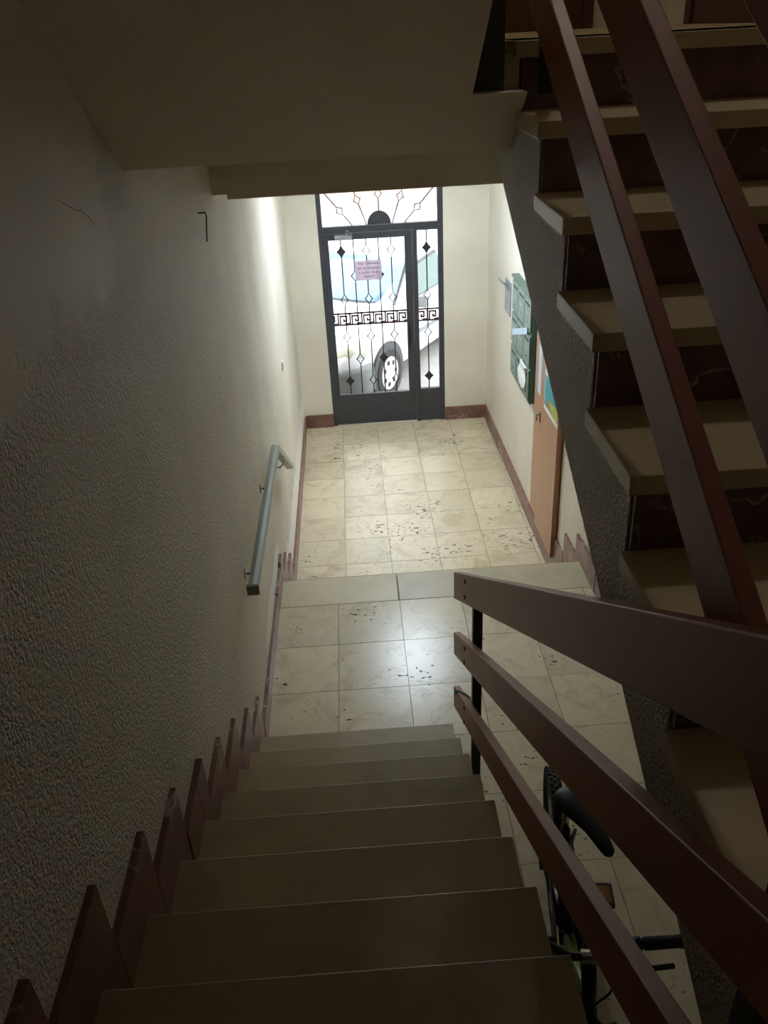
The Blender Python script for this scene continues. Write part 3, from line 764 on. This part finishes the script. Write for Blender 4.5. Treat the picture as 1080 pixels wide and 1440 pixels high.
# local axes: forward = -y, up = z
def wheel(name, y, parent):
    wb_ = MB(); seg = 40; prof_ = [(RW-0.005+0.0, 0.0), (RW-0.008, 0.018), (RW-0.028, 0.026), (RW-0.048, 0.016), (RW-0.052, 0.0), (RW-0.048, -0.016), (RW-0.028, -0.026), (RW-0.008, -0.018)]
    rings = []
    for i in range(seg):
        a = 2*PI*i/seg; rings.append([(x, y+rr*math.cos(a), RW+rr*math.sin(a)) for rr, x in prof_])
    rings.append(rings[0]); wb_.loft(rings, cap=False)
    # tread knobs
    for i in range(54):
        a = 2*PI*i/54
        for x in (-0.017, 0.0, 0.017):
            aa = a+(0.05 if x == 0 else 0); ca, sa = math.cos(aa), math.sin(aa); ta, tb = -sa, ca
            rr = RW-0.007; hh = 0.0075
            pts = []
            for dr_ in (0, hh):
                for dx, dt in ((-.006, -.009), (.006, -.009), (.006, .009), (-.006, .009)):
                    pts.append((x+dx, y+(rr+dr_)*ca+dt*ta, RW+(rr+dr_)*sa+dt*tb))
            wb_.add(pts, [(4,5,6,7),(0,1,5,4),(1,2,6,5),(2,3,7,6),(3,0,4,7)])
    t_ = wb_.build(name, 'rubber', parent)
    rm = MB(); rings = []
    for i in range(seg):
        a = 2*PI*i/seg; rings.append([(x, y+rr*math.cos(a), RW+rr*math.sin(a)) for rr, x in ((RW-0.05, 0.012), (RW-0.066, 0.011), (RW-0.066, -0.011), (RW-0.05, -0.012))])
    rings.append(rings[0]); rm.loft(rings, cap=False); rm.build('rim', 'chrome', t_)
    sk = MB()
    for i in range(28):
        a = 2*PI*i/28; s = 1 if i % 2 else -1; a2 = a+s*0.6
        sk.tube([(s*0.025, y+0.02*math.cos(a2), RW+0.02*math.sin(a2)), (0, y+(RW-0.06)*math.cos(a), RW+(RW-0.06)*math.sin(a))], 0.0011, 4, False)
    sk.build('spokes', 'chrome', t_)
    MB().cyl((-0.05, y, RW), (0.05, y, RW), 0.018, 12).build('hub', 'black_plastic', t_)
    return t_
WB_ = -1.0
wheel('rear_wheel', 0, bk); wheel('front_wheel', WB_, bk)
BBp = Vector((0, -0.40, 0.29)); ST_ = Vector((0, -0.24, 0.70)); HT = Vector((0, -0.80, 0.74)); HTb = Vector((0, -0.845, 0.60))
fm = MB()
fm.tube([BBp, ST_], 0.017, 10).tube([ST_-Vector((0, 0.0, 0.06)), HT-Vector((0, 0, 0.03))], 0.018, 10).tube([HT+Vector((0, 0.005, 0.03)), HTb-Vector((0, 0.006, 0.02))], 0.023, 12)
fm.cyl(BBp-Vector((0.035, 0, 0)), BBp+Vector((0.035, 0, 0)), 0.024, 12)
for s in (-1, 1):
    fm.tube([BBp+Vector((s*0.02, 0.02, 0)), (s*0.055, -0.12, 0.30), (s*0.06, 0, RW)], 0.010, 8)
    fm.tube([ST_+Vector((s*0.014, 0, -0.07)), (s*0.05, -0.14, 0.56), (s*0.06, 0, RW)], 0.009, 8)
fm.build('frame', 'bike_black', bk, smooth_=True)
MB().tube([BBp+Vector((0, -0.01, 0.01)), HTb+Vector((0, 0, 0.02))], 0.024, 10).build('down_tube', 'bike_green', bk, smooth_=True)
MB().tube([ST_, (0, -0.225, 0.81)], 0.0135, 10).build('seat_post', 'chrome', bk, smooth_=True)
# saddle: broad tail, narrow nose
sd = []
for y, wd, h0, h1 in ((0.0, 0.045, -0.008, 0.012), (-0.02, 0.072, -0.022, 0.022), (-0.06, 0.078, -0.03, 0.026), (-0.11, 0.055, -0.032, 0.024), (-0.16, 0.033, -0.034, 0.022), (-0.22, 0.024, -0.03, 0.02), (-0.255, 0.018, -0.022, 0.014), (-0.265, 0.008, -0.01, 0.006)):
    sd.append([(wd*math.cos(2*PI*j/14), y, (h1 if math.sin(2*PI*j/14) > 0 else -h0)*math.sin(2*PI*j/14)) for j in range(14)])
sa_ = MB().loft(sd).build('saddle', 'black_plastic', bk, smooth_=True); sa_.scale = (1.12, 1.12, 1.0); sa_.location = (0.025, -0.17, 0.835); sa_.rotation_euler = (0.05, 0, math.radians(19))
fk = MB(); AX = Vector((0, WB_, RW))
fk.tube([HT+Vector((0, 0.012, 0.05)), HTb], 0.014, 10)
for s in (-1, 1):
    fk.tube([HTb+Vector((s*0.012, -0.01, -0.03)), (s*0.055, -0.885, 0.56), (s*0.06, -0.90, 0.48), (s*0.06, WB_, RW)], [0.018, 0.018, 0.017, 0.015], 10)
fk.build('fork', 'bike_black', bk, smooth_=True)
HB = Vector((0, -0.83, 0.87))
stm = MB().tube([HT+Vector((0, 0.012, 0.05)), HT+Vector((0, 0.02, 0.12)), HB], 0.018, 10).build('stem', 'bike_black', bk, smooth_=True)
hbar = MB().tube([(-0.27, -0.79, 0.885), (-0.12, -0.80, 0.88), (-0.06, -0.83, 0.87), (0.06, -0.83, 0.87), (0.12, -0.80, 0.88), (0.27, -0.79, 0.885)], 0.0125, 10).build('handlebar', 'black_plastic', bk, smooth_=True)
for s in (-1, 1):
    MB().tube([(s*0.15, -0.798, 0.881), (s*0.16, -0.797, 0.882), (s*0.25, -0.791, 0.884), (s*0.272, -0.79, 0.885)], [0.016, 0.019, 0.018, 0.022], 10).build('grip', 'rubber', hbar, smooth_=True)
    MB().cyl((s*0.115, -0.80, 0.88), (s*0.145, -0.798, 0.881), 0.022, 10).tube([(s*0.12, -0.815, 0.875), (s*0.13, -0.85, 0.865), (s*0.17, -0.858, 0.86), (s*0.23, -0.85, 0.86)], [0.010, 0.009, 0.008, 0.008], 8).build('brake_lever', 'black_plastic', hbar, smooth_=True)
MB().cyl((-0.03, -0.83, 0.87), (0.03, -0.83, 0.87), 0.021, 12).build('bar_clamp', 'chrome', stm)
for s in (-1, 1):
    MB().tube([(s*0.10, -0.81, 0.875), (s*0.08, -0.88, 0.87), (s*0.04, -0.90, 0.80), (0, -0.86, 0.66)], 0.0035, 6).build('brake_cable', 'rubber', hbar, smooth_=True)
# crank, pedals, derailleur (drive side is towards the flight)
ck_ = MB().cyl(BBp+Vector((-0.055, 0, 0)), BBp+Vector((-0.05, 0, 0)), 0.085, 26).build('chainring', 'black_plastic', bk)
MB().tube([BBp+Vector((-0.065, 0, 0)), BBp+Vector((-0.075, -0.15, -0.03))], 0.011, 8).build('crank_arm', 'black_plastic', ck_)
MB().tube([BBp+Vector((0.055, 0, 0)), BBp+Vector((0.075, 0.15, 0.03))], 0.011, 8).build('crank_arm', 'black_plastic', ck_)
for s, dy, dz in ((-1, -0.15, -0.03), (1, 0.15, 0.03)):
    p_ = BBp+Vector((s*0.14, dy, dz))
    pd = MB().ring_y([(-0.045, -0.012), (0.045, -0.012), (0.045, 0.012), (-0.045, 0.012)], [(-0.035, -0.006), (0.035, -0.006), (0.035, 0.006), (-0.035, 0.006)], -0.045, 0.045).box(-0.045, 0.045, -0.008, 0.008, -0.009, 0.009).build('pedal', 'black_plastic', ck_)
    pd.location = p_
    MB().box(-0.036, 0.036, -0.036, 0.036, 0.009, 0.014).build('pedal_pad', 'reflector', ck_, bevel=0.003).location = p_
    for q in (-1, 1):
        MB().box(-0.03, 0.03, q*0.045, q*0.05, -0.009, 0.011).build('reflector', 'reflector', ck_).location = p_
MB().cyl((-0.045, 0, RW), (-0.03, 0, RW), 0.05, 20).box(-0.07, -0.05, -0.02, 0.02, RW-0.14, RW-0.02).tube([(-0.062, 0.05, RW-0.03), (-0.085, 0.09, RW+0.02), (-0.075, 0.03, RW+0.05)], 0.004, 6).build('derailleur', 'black_plastic', bk)
MB().tube([(-0.05, 0.0, RW+0.05), (-0.053, -0.40, 0.375)], 0.004, 6).tube([(-0.05, 0.0, RW-0.05), (-0.053, -0.40, 0.205)], 0.004, 6).build('chain', 'wire_dark', bk)
MB().tube([(0.04, -0.34, 0.29), (0.13, -0.28, 0.012)], 0.008, 8).build('kickstand', 'black_plastic', bk)

# cable lock looped over the lowest board by the post
zlow = lambda y: 0.472-0.6515*(y+0.05)
cp = [(0.963, -0.16, zlow(-0.16)-0.02), (0.964, -0.175, zlow(-0.175)+0.0), (0.975, -0.20, zlow(-0.20)+0.007), (0.992, -0.27, zlow(-0.27)+0.007), (1.003, -0.33, zlow(-0.33)), (1.006, -0.40, zlow(-0.40)-0.07), (1.006, -0.52, zlow(-0.52)-0.15), (1.003, -0.58, zlow(-0.58)-0.19)]
MB().tube(cp, 0.0055, 8).build('cable_lock', 'cable_green', smooth_=True, label='thin green cable draped over the lowest railing board', category='cable')

# ------------------------------------------------------------------ street, building opposite, parked car
SZ = -0.68
MB().box(-14, 16, YD+0.25, 30, SZ-0.2, SZ).build('street_ground', 'street_asphalt', kind='structure')
MB().box(DX0-0.02, DX1+0.02, YD+0.06, YD+0.26, SZ-0.1, HZ-0.012).build('doorstep', 'concrete', kind='structure')
ob = empty('building', (1.0, 11.5, SZ), label='pinkish building across the street behind the white car', category='building')
MB().box(-14, 15, 0, 1.0, 1.28, 4.2).build('wall', 'facade_pink', ob)
MB().box(-14, 15, -0.05, 1.0, 0, 1.28).build('plinth', 'facade_plinth', ob)
for i in range(24):
    x = -2.0+i*0.17
    MB().box(x, x+0.085, -0.03, 0.0, 1.28, 4.0).build('batten', 'facade_strip', ob)

AC = math.radians(32)
cd_ = Vector((math.sin(AC), math.cos(AC), 0)); cn = Vector((math.cos(AC), -math.sin(AC), 0))
wc = Vector((0.90, 6.52, SZ))                 # near front wheel contact
c0 = wc - cn*0.76
car = empty('parked_car', c0, label='white hatchback parked close outside the street door', category='car')
car.rotation_euler = (0, 0, -AC)               # local +y runs to the rear, +x to the near flank
def cr(y, hw, zs):
    """cross section: list of (halfwidth factor, z)"""
    half = [(hw*f, z) for f, z in zs]
    pts = [(x, y, z) for x, z in half] + [(-x, y, z) for x, z in reversed(half)]
    return pts
def section(y, hw, sill, belt, crown):
    return cr(y, hw, [(0.80, sill), (0.97, sill+0.06), (1.0, sill+0.22), (1.0, (sill+belt)/2+0.08), (0.975, belt-0.03), (0.90, belt+0.02), (0.55, crown), (0.0001, crown+0.015)])
body = MB()
secs = [section(-0.80, 0.52, 0.28, 0.58, 0.60), section(-0.76, 0.66, 0.22, 0.66, 0.70), section(-0.62, 0.78, 0.19, 0.74, 0.79), section(-0.36, 0.83, 0.19, 0.82, 0.87), section(0.0, 0.845, 0.20, 0.88, 0.93),
        section(0.42, 0.85, 0.20, 0.93, 0.97), section(0.9, 0.85, 0.20, 0.95, 0.97), section(1.9, 0.85, 0.20, 0.97, 0.98), section(2.7, 0.84, 0.22, 0.98, 0.99), section(3.0, 0.78, 0.26, 0.95, 0.96), section(3.1, 0.70, 0.35, 0.88, 0.9)]
body.loft(secs)
bo = body.build('body', 'car_white', car, smooth_=True)
md = bo.modifiers.new('sub', 'SUBSURF'); md.levels = 1; md.render_levels = 1
# greenhouse: roof, pillars as one shell, glass proud of it
def gsec(y, wb_, zb, wt, zt_): return [(wb_, y, zb), (wb_*0.5+wt*0.5+0.01, y, (zb+zt_)/2), (wt, y, zt_-0.05), (wt*0.86, y, zt_), (0.0, y, zt_+0.02), (-wt*0.86, y, zt_), (-wt, y, zt_-0.05), (-wb_*0.5-wt*0.5-0.01, y, (zb+zt_)/2), (-wb_, y, zb)]
gh = MB()
gh.loft([gsec(0.40, 0.70, 0.90, 0.70, 0.96), gsec(0.95, 0.77, 0.93, 0.62, 1.35), gsec(1.25, 0.78, 0.93, 0.60, 1.43), gsec(1.9, 0.78, 0.95, 0.60, 1.46), gsec(2.5, 0.78, 0.95, 0.59, 1.41), gsec(2.85, 0.74, 0.95, 0.56, 1.30), gsec(3.05, 0.70, 0.92, 0.6, 1.0)])
gh.build('roof', 'car_white', car, smooth_=True)
# windscreen with dark surround
def scr(off, k, sh): # grid patch on the sloping front
    b = MB(); rows = []
    for i in range(5):
        t = i/4; y = 0.42+sh+(0.985-0.42-sh*1.6)*t; z = 0.955+(1.375-0.955)*t - (1-t)*0.0
        hw_ = (0.70+(0.61-0.70)*t)*k
        rows.append([(hw_*(-1+2*j/6), y-off*0.6+0.11*abs(-1+2*j/6)**2.2, z+off*0.8-0.015*abs(-1+2*j/6)**2) for j in range(7)])
    vs = [p for r_ in rows for p in r_]; b.add(vs, [(i*7+j, i*7+j+1, (i+1)*7+j+1, (i+1)*7+j) for i in range(4) for j in range(6)])
    return b
o = scr(0.05, 1.0, 0.0).build('windscreen_seal', 'car_trim', car); so = o.modifiers.new('s', 'SOLIDIFY'); so.thickness = 0.01
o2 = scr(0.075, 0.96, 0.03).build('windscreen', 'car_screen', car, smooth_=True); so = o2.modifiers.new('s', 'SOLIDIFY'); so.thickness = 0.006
for y0, x0 in ((0.50, -0.60), (0.52, -0.05)):
    MB().tube([(x0, y0-0.07, 0.985), (x0+0.3, y0-0.03, 1.005), (x0+0.55, y0-0.06, 1.0)], 0.008, 6).build('wiper', 'car_trim', car)
for s in (1, -1):
    b = MB(); q = [(0.74, 0.97), (1.12, 1.33), (1.72, 1.37), (1.76, 0.98)]
    for off, mt, nm, ins in ((0.012, 'car_trim', 'window_seal', 0.0), (0.018, 'car_side_glass', 'side_window', 0.025)):
        pts = []
        cy = sum(p[0] for p in q)/4; cz = sum(p[1] for p in q)/4
        for y, z in q:
            y2 = y+(cy-y)*ins*2.2; z2 = z+(cz-z)*ins*3.5
            t = (z2-0.93)/(1.40-0.93); x = 0.785+(0.635-0.785)*t+off
            pts.append((s*x, y2, z2))
        bb = MB().add(pts+[(p[0]-s*0.04, p[1], p[2]) for p in pts], [(0,1,2,3),(7,6,5,4),(0,4,5,1),(1,5,6,2),(2,6,7,3),(3,7,4,0)])
        bb.build(nm, mt, car)
    MB().loft([[(s*(0.86+dx), 0.72+dy*0.7, 0.98+dz) for dx, dy, dz in ((0, -.05, -.06), (0, .05, -.06), (0, .06, .05), (0, -.05, .06))], [(s*(1.02+dx), 0.74+dy*0.7, 0.99+dz) for dx, dy, dz in ((0, -.06, -.07), (0, .06, -.07), (0, .06, .06), (0, -.05, .07))]]).build('mirror', 'car_bumper', car)
    MB().box(s*0.852, s*0.866, 0.62, 1.75, 0.55, 0.60).build('rub_strip', 'car_bumper', car)
    MB().box(s*0.845, s*0.8545, 0.62, 0.627, 0.28, 0.95).build('gap_strip', 'car_trim', car)  # dark strip laid on the flank in place of the shaded panel gap
    MB().box(s*0.85, s*0.875, 1.5, 1.68, 0.80, 0.835).build('door_handle', 'car_bumper', car, bevel=0.005)
    # headlamp wrapped round the corner
    MB().loft([[(s*0.36, -0.80, 0.60), (s*0.36, -0.79, 0.72)], [(s*0.55, -0.77, 0.595), (s*0.55, -0.745, 0.76)], [(s*0.72, -0.66, 0.60), (s*0.71, -0.63, 0.79)], [(s*0.82, -0.45, 0.66), (s*0.80, -0.42, 0.83)]], cap=False, close=False).build('headlamp', 'car_headlamp', car, smooth_=True).modifiers.new('s', 'SOLIDIFY').thickness = 0.05
bmp = MB().loft([[(x*f, y*1.0-0.02 if abs(x) < .8 else y, z) for z, f in ((0.16, 0.96), (0.24, 1.0), (0.50, 1.0), (0.56, 0.98))] for x, y in ((-0.875, -0.38), (-0.83, -0.62), (-0.68, -0.80), (-0.35, -0.86), (0, -0.88), (0.35, -0.86), (0.68, -0.80), (0.83, -0.62), (0.875, -0.38))], cap=False, close=False).build('bumper', 'car_bumper', car, smooth_=True)
bmp.modifiers.new('s', 'SOLIDIFY').thickness = 0.05
RC = 0.30
for s in (1, -1):
    for y in (0.0, 2.42):
        MB().cyl((s*0.70, y, RC+0.02), (s*0.858, y, RC+0.02), 0.365, 36).build('wheel_arch', 'car_trim', car)
        tv = MB(); seg = 36
        rings = [[(s*x, y+rr*math.cos(2*PI*i/seg), RC+rr*math.sin(2*PI*i/seg)) for i in range(seg)] for x, rr in ((0.68, 0.2), (0.68, 0.28), (0.70, RC), (0.85, RC), (0.872, 0.285), (0.868, 0.205), (0.85, 0.20))]
        wo = tv.loft(rings).build('wheel', 'rubber', car, smooth_=False)
        rm = MB().loft([[(s*x, y+rr*math.cos(2*PI*i/seg), RC+rr*math.sin(2*PI*i/seg)) for i in range(seg)] for x, rr in ((0.85, 0.205), (0.874, 0.20), (0.868, 0.17), (0.878, 0.06), (0.882, 0.02))]).build('wheel_cover', 'wheel_alloy', wo)
        for i in range(7):
            a = 2*PI*i/7
            MB().cyl((s*0.865, y+0.135*math.cos(a), RC+0.135*math.sin(a)), (s*0.8745, y+0.135*math.cos(a), RC+0.135*math.sin(a)), 0.03, 12).build('hole_disc', 'hole_shade', wo)  # solid dark discs painted as the shade of holes, nothing is cut
